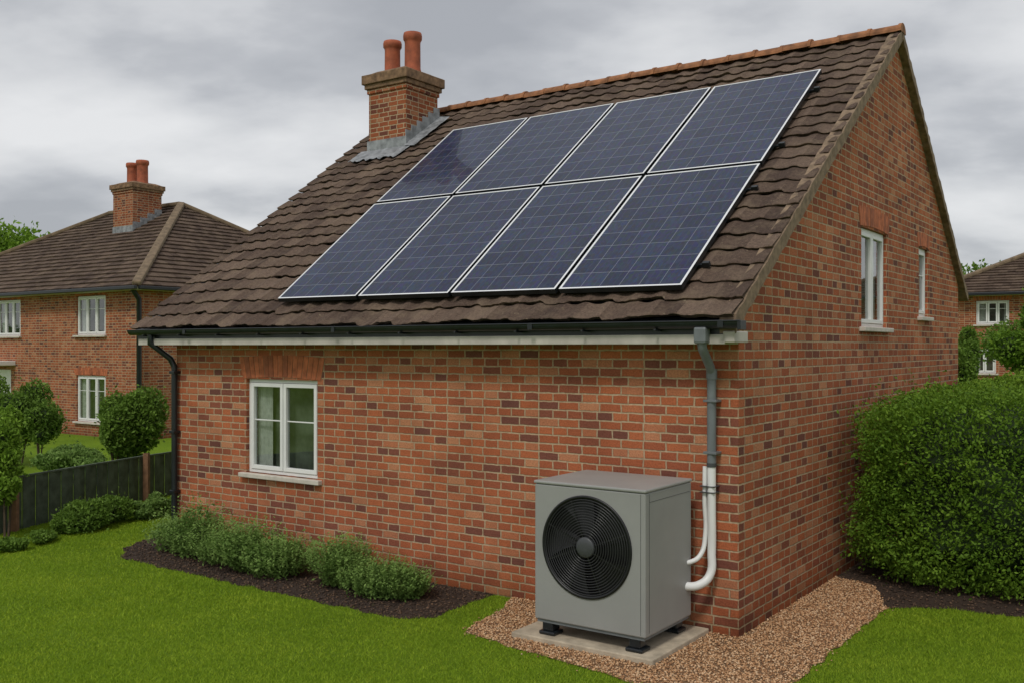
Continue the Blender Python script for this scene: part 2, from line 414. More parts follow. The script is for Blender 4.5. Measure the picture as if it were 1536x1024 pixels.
def vergestrip(nm,p,q,mat,x0,x1,up0,dn0,n=60):
    V=[];F=[]
    for i in range(n+1):
        f=i/n; y=p[0]+(q[0]-p[0])*f; z=p[1]+(q[1]-p[1])*f
        a=up0+.010*math.sin(i*2.1)+random.uniform(-.008,.008); b=dn0+random.uniform(-.010,.010); xx=x1+random.uniform(-.005,.005)
        V+=[(x0,y,z+a),(xx,y,z+a),(xx,y,z-b),(x0,y,z-b)]
    for i in range(n):
        o=4*i
        for k in range(4): F.append((o+k,o+(k+1)%4,o+4+(k+1)%4,o+4+k))
    F+=[(0,1,2,3),(4*n+3,4*n+2,4*n+1,4*n)]
    pymesh(nm,V,F,mat,house)
vergestrip('verge_mortar_front',(ES+.02,EZ),(RS-.02,RZ),M['verge'],-.06,.105,.055,.12)
vergestrip('verge_mortar_rear',(RS+.02,RZ),(FS,FZ),M['verge'],-.06,.105,.045,.10)
boxes('verge_foot',[(-.02,.10,ES+.0,0.0,2.94,EZ-.10)],M['soffit'],house,.01)
k=23; V=[];F=[]
for i in range(k):
    x0=-tr0-(tl_r+.09)*i/k +.02; x1=-tr0-(tl_r+.09)*(i+1)/k-.01; seg=10; o=len(V)
    dz=random.uniform(-.012,.012)
    for (x,r) in ((x0,.150),(x0-.05,.152),(x0-.055,.135),(x1,.132)):
        for j in range(seg+1):
            a=math.pi*j/seg; V.append((x,RS+r*1.05*math.cos(a),RZ+.0+dz+r*.95*math.sin(a)))
    for rr in range(3):
        for j in range(seg): F.append((o+rr*(seg+1)+j,o+rr*(seg+1)+j+1,o+(rr+1)*(seg+1)+j+1,o+(rr+1)*(seg+1)+j))
    F.append(tuple(o+j for j in range(seg,-1,-1)))
pymesh('ridge_tiles',V,F,M['ridge'],house)
boxes('fascia',[(-9.5,.04,ES+.03,ES+.055,2.99,EZ-.06)],M['black'],house)
boxes('soffit',[(-9.45,.0,ES+.0,-.003,2.925,3.02)],M['soffit'],house,.006)
def gutter(nm,x0,x1,y,z,r,parent,mat):
    V=[];F=[];seg=10
    for x in (x0,x1):
        for rr in (r,r-.006):
            for j in range(seg+1):
                a=math.pi+math.pi*j/seg; V.append((x,y+rr*math.cos(a),z+rr*math.sin(a)*1.05))
    n=seg+1
    for j in range(seg):
        F.append((j,j+1,2*n+j+1,2*n+j)); F.append((n+j+1,n+j,3*n+j,3*n+j+1))
    F+=[(0,2*n,3*n,n),(seg,n+seg,3*n+seg,2*n+seg)]
    F+=[tuple(range(0,n)),tuple(2*n+j for j in range(n-1,-1,-1))]
    pymesh(nm,V,F,mat,parent)
gutter('gutter',-9.58,.20,ES-.035,3.145,.07,house,M['black'])
boxes('gutter_brackets',[(x-.012,x+.012,ES-.105,ES+.03,3.055,3.075) for x in np.arange(-9.2,.1,.85)]+[(x-.03,x+.03,ES-.113,ES-.104,3.08,3.155) for x in (-8.2,-5.2,-2.2,.0)]+[(.17,.205,ES-.11,ES+.035,3.06,3.15)],M['black'],house,.005)
tube('gutter_lip',[(-9.58,ES-.106,3.146),(.2,ES-.106,3.146)],.008,M['black'],house,False)
tube('downpipe_black',[(-9.1,ES-.03,3.08),(-9.1,ES-.03,2.95),(-9.0,-.1,2.72),(-8.95,-.07,2.6)],.045,M['black'],house,False)
tube('downpipe_black_shaft',[(-8.95,-.07,2.62),(-8.95,-.07,.0)],.045,M['black'],house,False)
boxes('downpipe_clips',[(-9.01,-8.89,-.125,0,z,z+.04) for z in (.7,1.6,2.5)],M['black'],house,.004)
tube('downpipe_bend',[(-.22,ES-.035,3.08),(-.22,ES-.035,2.93),(-.22,ES-.02,2.88),(-.25,-.12,2.70),(-.25,-.085,2.62)],.046,M['greypipe'],house,False)
tube('downpipe_shaft',[(-.25,-.085,2.64),(-.25,-.085,1.70)],.046,M['greypipe'],house,False)
boxes('hopper',[(-.285,-.155,ES-.1,ES+.03,2.93,3.09)],M['greypipe'],house,.02)
tube('downpipe_collar',[(-.25,-.085,2.58),(-.25,-.085,2.68)],.055,M['greypipe'],house,False)
boxes('downpipe_clip',[(-.32,-.18,-.14,0,2.35,2.375),(-.32,-.18,-.14,0,1.83,1.855)],M['greypipe'],house,.004)
# chimney
def chimney(parent,x0,x1,y0,y1,zb,zt,pots,pr,ph,mat,name='chimney'):
    e=empty(name,parent=parent)
    st=boxes('stack',[(x0,x1,y0,y1,zb,zt-.45)],mat,e); uvbynormal(st)
    H=zt-.45
    for i,(a,b,o) in enumerate(((0,.09,.03),(.09,.18,.065),(.18,.36,.105))):
        c=boxes('corbel_%d'%i,[(x0-o,x1+o,y0-o,y1+o,H+a,H+b)],M['crown'] if i else mat,e,.012); 
        if not i: uvbynormal(c)
    V=boxverts(x0-.05,x1+.05,y0-.05,y1+.05,H+.36,H+.45)
    V=V[:4]+[((v[0]-(x0+x1)/2)*.7+(x0+x1)/2,(v[1]-(y0+y1)/2)*.7+(y0+y1)/2,v[2]) for v in V[4:]]
    pymesh('flaunching',V,BF,M['crown'],e)
    for (px,py,dh) in pots:
        z=H+.38; h=ph+dh
        lathe('chimney_pot',[(pr*.98,0),(pr*.95,.05),(pr*.86,.1),(pr*.84,h*.75),(pr*.88,h*.8),(pr*1.0,h*.84),(pr*1.02,h*.93),(pr*.95,h),(pr*.78,h),(pr*.75,h*.5)],M['terracotta'],e,(px,py,z))
    return e
ch=chimney(house,-9.43,-8.49,4.68,5.62,5.5,8.22,[(-9.2,5.1,-.05),(-8.70,5.12,.03)],.18,.76,M['brick_chim'])
sl=(RZ-EZ)/(RS-ES)
zr=lambda s: EZ+(s-ES)*sl
nx,ny=24,8;V=[];F=[]
for j in range(ny+1):
    for i in range(nx+1):
        f=i/nx;g=j/ny; s=4.28+.385*g+.03*math.sin(i*1.1)*(1-g); x=-9.62+1.30*f
        V.append((x,s,zr(s)+.090+.016*math.sin(i*1.9)*(1-g)+random.uniform(-.004,.004)))
for j in range(ny):
    for i in range(nx): o=j*(nx+1)+i; F.append((o,o+1,o+nx+2,o+nx+1))
pymesh('lead_apron',V,F,M['lead'],ch,True)
L=[(-9.46,-8.46,4.655,4.672,zr(4.66)+.05,zr(4.66)+.27)]
for i in range(6):
    s0=4.66+i*.165; L.append((-8.487,-8.472+.001*i,s0,s0+.172,zr(s0)-.05,zr(s0+.165)+.28))
boxes('lead_steps',L,M['lead'],ch,.003)
V=[];F=[]
for i in range(13):
    s=4.6+i*.09
    V+=[(-8.475,s,zr(s)+.12),(-8.22+.012*math.sin(i*2),s,zr(s)+.092)]
F=[(2*i,2*i+1,2*i+3,2*i+2) for i in range(12)]
pymesh('lead_side_soaker',V,F,M['lead'],ch)
# solar panels
def quadpt(T,u,v):
    BR,BL,TR,TL=T
    return tuple((BR[i]*(1-u)+BL[i]*u)*(1-v)+(TR[i]*(1-u)+TL[i]*u)*v for i in (0,1))
nv=Vector((0,-sl,1)).normalized()
arr=empty('solar_array',parent=house)
rowsq=[((.566,.02),(6.74,.07),(.62,2.36),(7.13,2.43)),((.625,2.42),(7.14,2.495),(.686,4.92),(7.45,4.86))]
def onroof(t,s,h): 
    return Vector((-t,s,zr(s)))+nv*h
pid=0
for T in rowsq:
    for c in range(4):
        u0=c/4+.004; u1=(c+1)/4-.004; hh=.155+random.uniform(-.003,.003)
        cor=[quadpt(T,u,v) for u,v in ((u1,0),(u0,0),(u0,1),(u1,1))]
        O=[onroof(t,s,hh) for t,s in cor]; Ob=[onroof(t,s,hh-.06) for t,s in cor]
        def ins(dh,w=.026):
            r=[]
            for i in range(4):
                p=O[i]; a=(O[(i+1)%4]-p).normalized(); b=(O[(i-1)%4]-p).normalized(); r.append(p+(a+b)*w+nv*dh)
            return r
        I=ins(0); I2=ins(-.008)
        V=O+I+Ob+I2
        F=[]
        for i in range(4):
            j=(i+1)%4
            F+=[(i,j,4+j,4+i),(8+i,8+j,j,i),(4+i,4+j,12+j,12+i)]
        F.append((11,10,9,8))
        pe=empty('solar_panel',parent=arr)
        fr_=pymesh('panel_frame',V,F,M['frame_al'],pe); fr_.data.materials.append(M['black'])
        for q,pl in enumerate(fr_.data.polygons):
            if q==12 or q%3==1: pl.material_index=1  # outer sides and underside painted black as the shadow below the panel edge
        I3=ins(-.005,.0255)
        ox=pid*7; pid+=1
        pymesh('panel_cells',I3,[(0,1,2,3)],M['cells'],pe,uvs=[(ox+0,0),(ox+1,0),(ox+1,1),(ox+0,1)])
L=[]
for s,ta,tb in ((.45,.50,6.86),(1.9,.53,7.1),(2.9,.56,7.3),(4.4,.60,7.45)):
    L.append((onroof(ta,s,.072),onroof(tb-.1,s,.072),.04,.040,nv))
beams('mounting_rails',L,M['black'],arr)
L=[]
for s,t in ((.45,.5),(1.9,.53),(2.9,.56),(4.4,.6)):
    L.append((onroof(t-.03,s-.02,.10),onroof(t+.05,s-.02,.10),.05,.06,nv))
beams('rail_clamps',L,M['black'],arr,.005)
# ------------------------------------------------------------ HEAT PUMP
hp=empty('heat_pump',C,ROT)
X0,X1,Y0,Y1,Z0,Z1=-1.643,-.418,-1.194,-.20,.215,1.55
body=boxes('casing',[(X0,X1,Y0,Y1,Z0,Z1)],M['pump'],hp)
fx,fzc,fr=-1.050,.985,.495
sg=64
V=[]
for y in (Y0-.1,Y0+.16):
    for i in range(sg): a=2*math.pi*i/sg; V.append((fx+fr*.975*math.cos(a),y,fzc+fr*.975*math.sin(a)))
F=[tuple(range(sg)),tuple(range(2*sg-1,sg-1,-1))]+[(i,sg+i,sg+(i+1)%sg,(i+1)%sg) for i in range(sg)]
boolcut(body,[(V,F)])
md=body.modifiers.new('b','BEVEL'); md.width=.014; md.segments=3; md.limit_method='ANGLE'; md.angle_limit=math.radians(60)
boxes('lid',[(X0-.008,X1+.008,Y0-.010,Y1+.01,Z1+.003,Z1+.035)],M['pumplid'],hp,.012)
boxes('seams',[(X1+.0005,X1+.002,Y0+.075,Y0+.079,Z0+.03,Z1-.01),(X1-.05,X1-.0465,Y0-.0018,Y0+.001,Z0+.02,Z1-.01),(X1+.0005,X1+.002,Y0+.08,Y1-.04,Z1-.09,Z1-.0865)],M['hub'],hp)
boxes('base_plinth_rail',[(X0+.02,X1-.02,Y0+.02,Y1-.02,Z0-.03,Z0+.004)],M['greypipe'],hp)
def disc(nm,r,y,mat,seg=64,d=.01):
    V=[];F=[]
    for yy in (y,y+d):
        for i in range(seg): a=2*math.pi*i/seg; V.append((fx+r*math.cos(a),yy,fzc+r*math.sin(a)))
    F=[tuple(range(seg)),tuple(range(2*seg-1,seg-1,-1))]+[(i,seg+i,seg+(i+1)%seg,(i+1)%seg) for i in range(seg)]
    return pymesh(nm,V,F,mat,hp)
disc('fan_back',fr*.97,Y0+.135,M['dark'])
V=[];F=[]
for y,r in ((Y0-.012,fr),(Y0-.016,fr-.012),(Y0-.012,fr-.03),(Y0+.13,fr-.035)):
    for i in range(sg): a=2*math.pi*i/sg; V.append((fx+r*math.cos(a),y,fzc+r*math.sin(a)))
for i in range(sg): a=2*math.pi*i/sg; V.append((fx+fr*math.cos(a),Y0+.002,fzc+fr*math.sin(a)))
F=[(r*sg+i,r*sg+(i+1)%sg,(r+1)*sg+(i+1)%sg,(r+1)*sg+i) for r in range(3) for i in range(sg)]
F+=[(4*sg+i,4*sg+(i+1)%sg,(i+1)%sg,i) for i in range(sg)]
pymesh('fan_shroud',V,F,M['dark'],hp,True)
V=[];F=[]
for b in range(5):
    a0=b*2*math.pi/5+.4; o=len(V); nn=8
    for i in range(nn+1):
        r=.1+(fr-.16+.06)*i/nn; sw=.25*i/nn
        for (da,y) in ((-.36,Y0+.10),(.36,Y0+.035)):
            a=a0+sw+da*(.75+.25*i/nn); V.append((fx+r*math.cos(a),y,fzc+r*math.sin(a)))
    F+=[(o+2*i,o+2*i+1,o+2*i+3,o+2*i+2) for i in range(nn)]
pymesh('fan_blades',V,F,M['blades'],hp,True)
for i in range(14):
    r=.125+(fr-.165)*i/13.0
    pts=[(fx+r*math.cos(a),Y0-.008-.018*(1-r/fr),fzc+r*math.sin(a)) for a in np.linspace(0,2*math.pi,49)[:-1]]
    tube('grille_ring_%d'%i,pts,.0050,M['grille'],hp,False,True,1)
L=[]
for i in range(8):
    a=2*math.pi*i/8+.25
    L.append(((fx+.08*math.cos(a),Y0-.012,fzc+.08*math.sin(a)),(fx+(fr-.02)*math.cos(a+.12),Y0-.004,fzc+(fr-.02)*math.sin(a+.12)),.014,.012,(0,1,0)))
beams('grille_spokes',L,M['dark'],hp)
V=[];F=[]
for y,r in ((Y0+.03,.1),(Y0-.022,.1),(Y0-.032,.088),(Y0-.035,.03),(Y0-.035,.001)):
    for i in range(32): a=2*math.pi*i/32; V.append((fx+r*math.cos(a),y,fzc+r*math.sin(a)))
F=[(r*32+i,r*32+(i+1)%32,(r+1)*32+(i+1)%32,(r+1)*32+i) for r in range(4) for i in range(32)]
pymesh('fan_hub',V,F,M['hub'],hp,True)
L=[]
for x in (X0+.13,X1-.13):
    for y in (Y0+.10,Y1-.12):
        L+=[(x-.09,x+.09,y-.09,y+.09,.065,.10),(x-.06,x+.06,y-.07,y+.07,.10,.187)]
boxes('rubber_feet',L,M['black'],hp,.012)
boxes('plinth_slab',[(-1.87,-.30,-1.28,-.03,-.02,.062)],M['slab'],hp,.012)
tube('pipe_large',[(-.25,-.085,1.74),(-.25,-.085,1.3),(-.25,-.085,.85),(-.255,-.12,.62),(-.33,-.22,.53),(-.46,-.32,.52)],.043,M['white'],hp)
tube('pipe_small',[(-.325,-.075,1.70),(-.325,-.085,1.35),(-.315,-.09,1.02),(-.335,-.17,.82),(-.40,-.26,.76),(-.47,-.30,.755)],.024,M['white'],hp)
boxes('pipe_clips',[(-.36,-.20,-.135,0,z,z+.010) for z in (1.5,1.44)],M['hub'],hp,.003)
tube('pipe_collar',[(-.25,-.085,1.70),(-.25,-.085,1.74)],.050,M['hub'],hp,False)
# ------------------------------------------------------------ neighbour hip houses
def hip_house(name,loc,rz,w,d,eave,pitch,wins,chim=None,canopy=None,drain=True):
    e=empty(name,loc,rz)
    wl=boxes('walls',[(-w,0,0,d,-.05,eave-.05)],M['brick_far'],e)
    cs=[window(e,'x',a0,a1,z0,z1,0,nn,bar,.22,True,'window',.1,.3) for a0,a1,z0,z1,nn,bar in wins]
    if cs: boolcut(wl,cs)
    uvbynormal(wl)
    o=.4; r=(d+2*o)/2; zt=eave+pitch*r
    A=(o,-o,eave);B=(-w-o,-o,eave);Cc=(-w-o,d+o,eave);D=(o,d+o,eave)
    R1=(o-r,-o+r,zt);R2=(-w-o+r,-o+r,zt)
    V=[];F=[];UV=[]
    for (p,q,s,t) in ((B,A,R1,R2),(A,D,R1,R1),(D,Cc,R2,R1),(Cc,B,R2,R2)):
        p,q,s,t=map(Vector,(p,q,s,t)); n=(q-p).cross(t-p).normalized()
        if n.z<0: n=-n
        nc=22
        for i in range(nc):
            f0=i/nc;f1=min(1,(i+1)/nc)
            a=p.lerp(t,f0);b=q.lerp(s,f0);c2=q.lerp(s,f1);d2=p.lerp(t,f1)
            dr=(q-p).normalized(); ns=40
            oo=len(V)
            for j in range(ns+1):
                g=j/ns; hj=random.uniform(-.012,.012)
                lo=a.lerp(b,g); up=d2.lerp(c2,g)
                V+=[lo-n*.01,lo+n*(.055+hj),up+n*(.005)]
                for x in V[-3:]: UV.append(((x-p).dot(dr)/.3,i+.5))
            for j in range(ns):
                k0=oo+3*j; F+=[(k0,k0+3,k0+4,k0+1),(k0+1,k0+4,k0+5,k0+2)]
    pymesh('roof_tiles',V,F,M['tile_far'],e,uvs=UV)
    boxes('soffit',[(-w-o+.05,o-.05,-o+.05,d+o-.05,eave-.12,eave-.02)],M['soffit'],e)
    L=[]
    for p,q in ((A,R1),(B,R2),(R1,R2),(D,R1),(Cc,R2)):
        L.append((Vector(p)+Vector((0,0,.06)),Vector(q)+Vector((0,0,.06)),.28,.16))
    beams('hip_and_ridge_caps',L,M['hipcap'],e,.05)
    boxes('gutters',[(-w-o,o+.05,-o-.11,-o-.0,eave-.11,eave+.0),(o+.0,o+.11,-o+.05,d+o,eave-.11,eave)],M['black'],e,.02)
    if drain:
        tube('downpipe',[(.06,-.30,eave-.1),(.05,-.07,eave-.4),(.05,-.07,0)],.08,M['black'],e,False)
    if chim:
        cx,cy,cw,zb,ztp=chim
        chimney(e,cx-cw/2,cx+cw/2,cy-cw/2,cy+cw/2,zb,ztp,[(cx-.32,cy,-.02),(cx+.32,cy,.02)],.24,.9,M['brick_chim'])
        zl=eave+pitch*(cy-cw/2+o)
        boxes('chimney_flashing',[(cx-cw/2-.02,cx+cw/2+.02,cy-cw/2-.02,cy-cw/2+.05,zl-.1,zl+.25)]+[(cx+cw/2-.05,cx+cw/2+.021,cy-cw/2+i*cw/4,cy-cw/2+(i+1)*cw/4,zl+i*cw/4*pitch-.1,zl+(i+1)*cw/4*pitch+.2) for i in range(4)],M['lead'],e)
    if canopy:
        x0,x1,zc=canopy
        boxes('door_canopy',[(x0,x1,-.7,-.003,zc,zc+.16)],M['white'],e,.02)
        boxes('front_door',[(x0+.3,x1-.3,-.03,-.002,.05,2.1)],M['white'],e,.02)
    return e
wx,wy=toW(23.2,9.02)
hip_house('neighbouring_house',(wx,wy,0),ROT,16.2,11.4,4.76,.6,
  [(-3.5,-1.85,3.28,4.55,3,.68),(-8.6,-7.0,3.28,4.55,3,.68),(-3.5,-1.85,.46,1.97,3,.68)],
  chim=(-6.5,4.3,1.25,6.5,9.15),canopy=(-9.6,-7.3,2.25))
rx,ry=16.7,38.6
ex,ey=rx+13*cR, ry+13*sR
hip_house('neighbouring_house',(ex,ey,0),ROT,13,9.5,4.95,.5,
  [(-11.6,-10.45,3.75,4.65,3,.68),(-9.5,-8.2,3.75,4.65,3,.68),(-11.7,-10.9,1.9,2.85,2,None),(-5,-3.5,3.75,4.65,3,.68)])
# ------------------------------------------------------------ GROUND
def groundmat():
    m,nt,b=newmat('lawn_ground'); co=objco(nt)
    c=ramp(nt,noise(nt,co,90,6,.8),[(.3,(.10,.17,.012)),(.7,(.22,.35,.025))])
    c=mix(nt,.8,c,ramp(nt,noise(nt,co,.7,5,.6),[(.3,(.75,.80,.8)),(.7,(1.15,1.1,1.0))]),'MULTIPLY')
    nt.links.new(c,b.inputs['Base Color']); b.inputs['Roughness'].default_value=.9; b.inputs['Specular IOR Level'].default_value=.1
    bump(nt,noise(nt,co,120,4,.8),b,.8,.03); return m
V=[(-600,-300,0),(600,-300,0),(600,900,0),(-600,900,0)]
pymesh('ground',V,[(0,1,2,3)],groundmat())
def soilmat(name,a,b_,sc=40):
    m,nt,b=newmat(name); co=objco(nt)
    nt.links.new(ramp(nt,noise(nt,co,sc,8,.8),[(.3,a),(.7,b_)]),b.inputs['Base Color'])
    b.inputs['Roughness'].default_value=.95; bump(nt,noise(nt,co,sc*1.5,6,.8),b,1,.03); return m
def wobble(poly,amp=.05,step=.15):
    out=[]
    for i in range(len(poly)):
        p=np.array(poly[i],float);q=np.array(poly[(i+1)%len(poly)],float); n=max(1,int(np.linalg.norm(q-p)/step))
        for k in range(n): out.append(tuple(p+(q-p)*k/n+rng.normal(0,amp*.5,2)*(1 if (p[1]<-.1 or q[1]<-.1 or p[0]<-.1) else 0)))
    return out
bedP=wobble([(3.05,.0),(2.98,-.6),(2.95,-1.2),(3.25,-1.45),(5,-1.42),(7,-1.38),(8.4,-1.3),(8.95,-.9),(9.35,-.2),(9.6,1.5),(9.3,1.5),(9,0)])
gravP=wobble([(2.75,0),(2.45,-1.0),(2.35,-1.45),(1.2,-1.62),(.2,-1.74),(-.85,-1.85),(-.9,0),(-.92,2.0),(-.55,2.95),(0,3.2),(0,0)])
soilP=wobble([(0,3.1),(0,7.5),(-6,7.5),(-6,2.55),(-3,2.45),(-1.5,2.4),(-.9,2.0),(-.55,2.95)],.04)
def sheet(name,P,z,mat):
    ob=pymesh(name,[(-t,s,z) for t,s in P],[tuple(range(len(P)))],mat); return place(ob)
sheet('garden_bed_soil',bedP,.004,soilmat('soil',(.026,.015,.010),(.09,.054,.034)))
sheet('hedge_bed_soil',soilP,.004,soilmat('soil2',(.026,.015,.010),(.10,.058,.034)))
sheet('gravel_path',gravP,.008,soilmat('gravel_base',(.20,.11,.055),(.40,.235,.12),60))
def inpoly(x,y,P):
    ins=np.zeros(len(x),bool); n=len(P); j=n-1
    for i in range(n):
        xi,yi=P[i];xj,yj=P[j]
        c=((yi>y)!=(yj>y))&(x<(xj-xi)*(y-yi)/((yj-yi)+1e-12)+xi)
        ins^=c; j=i
    return ins
def stones(name,P,n,r,flat,mat,z,spill=0):
    a=np.array(P); t=rng.uniform(a[:,0].min(),a[:,0].max(),n); s=rng.uniform(a[:,1].min(),a[:,1].max(),n)
    k=inpoly(t,s,P); t=t[k];s=s[k]; m=len(t)
    if spill:
        q=rng.random(m)<.12; t=t+q*rng.normal(0,spill,m); s=s+q*rng.normal(0,spill,m)
    k=~((t>0)&(s>0)&(t<9)); t=t[k];s=s[k]; m=len(t)
    base=np.array([(1,0,0),(0,1,0),(-1,0,0),(0,-1,0),(0,0,1),(0,0,-1)],float)
    R=rng.uniform(.5,1.25,(m,1,1))*r; V=base[None]*R*rng.uniform(.6,1.3,(m,6,1))
    V[:,:,2]*=flat
    an=rng.uniform(0,6.28,m); tl=rng.normal(0,.5,m)
    x=V[:,:,0]*np.cos(tl)[:,None]+V[:,:,2]*np.sin(tl)[:,None]; zz=-V[:,:,0]*np.sin(tl)[:,None]+V[:,:,2]*np.cos(tl)[:,None]; y=V[:,:,1]
    X=x*np.cos(an)[:,None]-y*np.sin(an)[:,None]; Y=x*np.sin(an)[:,None]+y*np.cos(an)[:,None]
    V=np.stack([X-t[:,None],Y+s[:,None],zz+z+rng.uniform(0,r*.6,m)[:,None]],-1).reshape(-1,3)
    f=np.array([(0,1,4),(1,2,4),(2,3,4),(3,0,4),(1,0,5),(2,1,5),(3,2,5),(0,3,5)])
    F=(f[None]+(np.arange(m)*6)[:,None,None]).reshape(-1,3)
    lv=np.repeat(rng.random(m),6)
    return place(npmesh(name,V,F,mat,lv))
stones('gravel',gravP,52000,.014,.6,M['stones'],.010,.06)
stones('bark_mulch',bedP,13000,.018,.4,M['chips'],.006,.04)
stones('bark_mulch',soilP,10000,.020,.4,M['chips'],.006,.05)
# grass
def grass(name,n,x0,x1,y0,y1,power,hs):
    x=rng.uniform(x0,x1,n); y=y0+(y1-y0)*rng.random(n)**power
    dx=x-C[0];dy=y-C[1]; lx=dx*cR+dy*sR; ly=-dx*sR+dy*cR; t=-lx;s=ly
    jt=t+rng.normal(0,.02,n);js=s+rng.normal(0,.02,n)
    bad=inpoly(jt,js,bedP)|inpoly(jt,js,gravP)|inpoly(jt,js,soilP)|((t>-.02)&(s>-.02)&(s<11)&(t<9.3))|(np.abs(x/y)>.60)
    x=x[~bad];y=y[~bad]; m=len(x)
    cl=.5+.25*np.sin(x*2.3+np.sin(y*1.7)*2)*np.sin(y*2.9+x)+.25*np.sin(x*.9+y*1.3)*np.sin(y*.8-x*.5)
    h=hs*rng.uniform(.5,1.2,m)*(.85+.3*cl); w=rng.uniform(.0025,.005,m)*(1+.06*(y-8)); an=rng.uniform(0,6.28,m)
    ln=rng.normal(0,.6,(m,2))*h[:,None]
    b1=np.stack([x-w*np.cos(an),y-w*np.sin(an),np.zeros(m)],-1); b2=np.stack([x+w*np.cos(an),y+w*np.sin(an),np.zeros(m)],-1)
    tp=np.stack([x+ln[:,0],y+ln[:,1],h],-1)
    V=np.stack([b1,b2,tp],1).reshape(-1,3); F=np.arange(3*m).reshape(-1,3)
    return V,F,np.repeat(np.clip(rng.normal(.45,.18,m),0,1),3)
A=grass('a',520000,-10,2.2,8,20,1.5,.026)
B=grass('b',170000,1.2,7.8,8,13,1.1,.026)
V=np.concatenate([A[0],B[0]]);F=np.concatenate([A[1],B[1]+len(A[0])]);lv=np.concatenate([A[2],B[2]])
npmesh('lawn_grass',V,F,M['blade'],lv)
# ------------------------------------------------------------ FOLIAGE
def unit(n):
    v=rng.normal(0,1,(n,3)); return v/np.linalg.norm(v,axis=1)[:,None]
def leaves(blobs,n,leaf,p=2,rough=.16,zmin=.02,thick=.22):
    out=[];vols=np.array([b[3]*b[4]+b[4]*b[5]+b[3]*b[5] for b in blobs]); vols=vols/vols.sum()
    for b,f in zip(blobs,vols):
        m=int(n*f*1.5)
        if p>2:
            q=rng.uniform(-1,1,(m,3)); ax=rng.integers(0,3,m); q[np.arange(m),ax]=np.sign(q[np.arange(m),ax])
        else: q=unit(m)
        nr=(np.abs(q)**p).sum(1)**(1/p); q=q/nr[:,None]
        W=q*np.array(b[3:6])
        ph=b[0]*3.1+b[1]*1.7
        fx_=np.sin(W[:,0]*3.1+ph)*np.sin(W[:,1]*2.7+ph*2)*np.sin(W[:,2]*3.7+1)+.6*np.sin(W[:,0]*8+W[:,2]*6+ph)*np.sin(W[:,1]*9+W[:,2]*5)+.35*np.sin(W[:,0]*19+W[:,1]*13)*np.sin(W[:,2]*21+W[:,1]*11)
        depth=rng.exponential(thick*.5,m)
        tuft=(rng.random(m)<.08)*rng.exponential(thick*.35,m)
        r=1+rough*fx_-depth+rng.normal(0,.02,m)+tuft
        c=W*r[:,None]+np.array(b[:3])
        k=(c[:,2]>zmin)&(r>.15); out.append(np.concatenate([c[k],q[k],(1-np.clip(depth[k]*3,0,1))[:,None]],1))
    P=np.concatenate(out); rng.shuffle(P); P=P[:n]; m=len(P)
    e1=unit(m)*.8+P[:,3:6]*.5+np.array([0,0,.15]); e1/=np.linalg.norm(e1,axis=1)[:,None]
    e2=np.cross(e1,unit(m)); e2/=np.linalg.norm(e2,axis=1)[:,None]+1e-9
    l=leaf*rng.uniform(.6,1.3,m)[:,None]; w=l*.5
    c=P[:,:3]
    V=np.stack([c-e1*l,c+e2*w,c+e1*l,c-e2*w],1).reshape(-1,3); F=np.arange(4*m).reshape(-1,4)
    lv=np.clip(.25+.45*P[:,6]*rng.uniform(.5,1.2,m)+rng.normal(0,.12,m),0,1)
    return V,F,np.repeat(lv,4)
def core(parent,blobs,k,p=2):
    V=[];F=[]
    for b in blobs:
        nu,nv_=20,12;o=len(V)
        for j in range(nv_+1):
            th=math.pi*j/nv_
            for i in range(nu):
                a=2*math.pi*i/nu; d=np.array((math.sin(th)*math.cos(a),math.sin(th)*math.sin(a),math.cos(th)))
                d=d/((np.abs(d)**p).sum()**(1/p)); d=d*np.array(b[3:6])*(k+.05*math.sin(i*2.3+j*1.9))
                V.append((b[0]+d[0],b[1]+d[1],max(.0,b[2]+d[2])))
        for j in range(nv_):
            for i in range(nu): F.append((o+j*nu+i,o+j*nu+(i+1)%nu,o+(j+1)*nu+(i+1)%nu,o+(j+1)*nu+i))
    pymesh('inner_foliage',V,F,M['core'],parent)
def loose(blobs,k=7):
    R=random.Random(int(abs(blobs[0][0])*1000)); out=[]
    for b in blobs:
        for i in range(k):
            a=i*2.4+R.uniform(-.4,.4); el=R.uniform(-.7,1.0); f=R.uniform(.45,.72); s=R.uniform(.34,.56)
            ce=math.cos(el)
            out.append((b[0]+b[3]*f*ce*math.cos(a),b[1]+b[4]*f*ce*math.sin(a),b[2]+b[5]*f*math.sin(el),b[3]*s,b[4]*s,b[5]*s))
        out.append((b[0],b[1],b[2]-b[5]*.12,b[3]*.66,b[4]*.66,b[5]*.7))
    return out
def bush(name,blobs,n,leaf,mat,p=2,rough=.16,k=.72,loc=(0,0,0),rz=0,thick=.22,stems=True,lo=0):
    e=empty(name,loc,rz); B0=blobs
    if lo: blobs=loose(blobs,lo)
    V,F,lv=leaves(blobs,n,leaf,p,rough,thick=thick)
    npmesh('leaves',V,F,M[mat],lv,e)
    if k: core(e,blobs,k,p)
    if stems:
        L=[]
        for b in B0:
            for i in range(4):
                a=random.uniform(0,6.28); L.append(((b[0]+.05*math.cos(a),b[1]+.05*math.sin(a),-.01),(b[0]+b[3]*.4*math.cos(a),b[1]+b[4]*.4*math.sin(a),b[2]),.02+.01*b[5],.02+.01*b[5]))
        beams('stems',L,M['bark'],e)
    return e
def pb(px,y,D,wpx,hpx,dr=None):
    x=(px-768)/1474*D; z=2.9+(520-y)/1474*D; r=wpx/2/1474*D; h=hpx/2/1474*D
    return (x,D,z,r,dr or r,h)
bush('hedge',[(2.72,4.6,1.17,2.55,1.85,1.18)],170000,.025,'leaf_hedge',p=5,rough=.065,k=.82,loc=C,rz=ROT,thick=.14,stems=False)
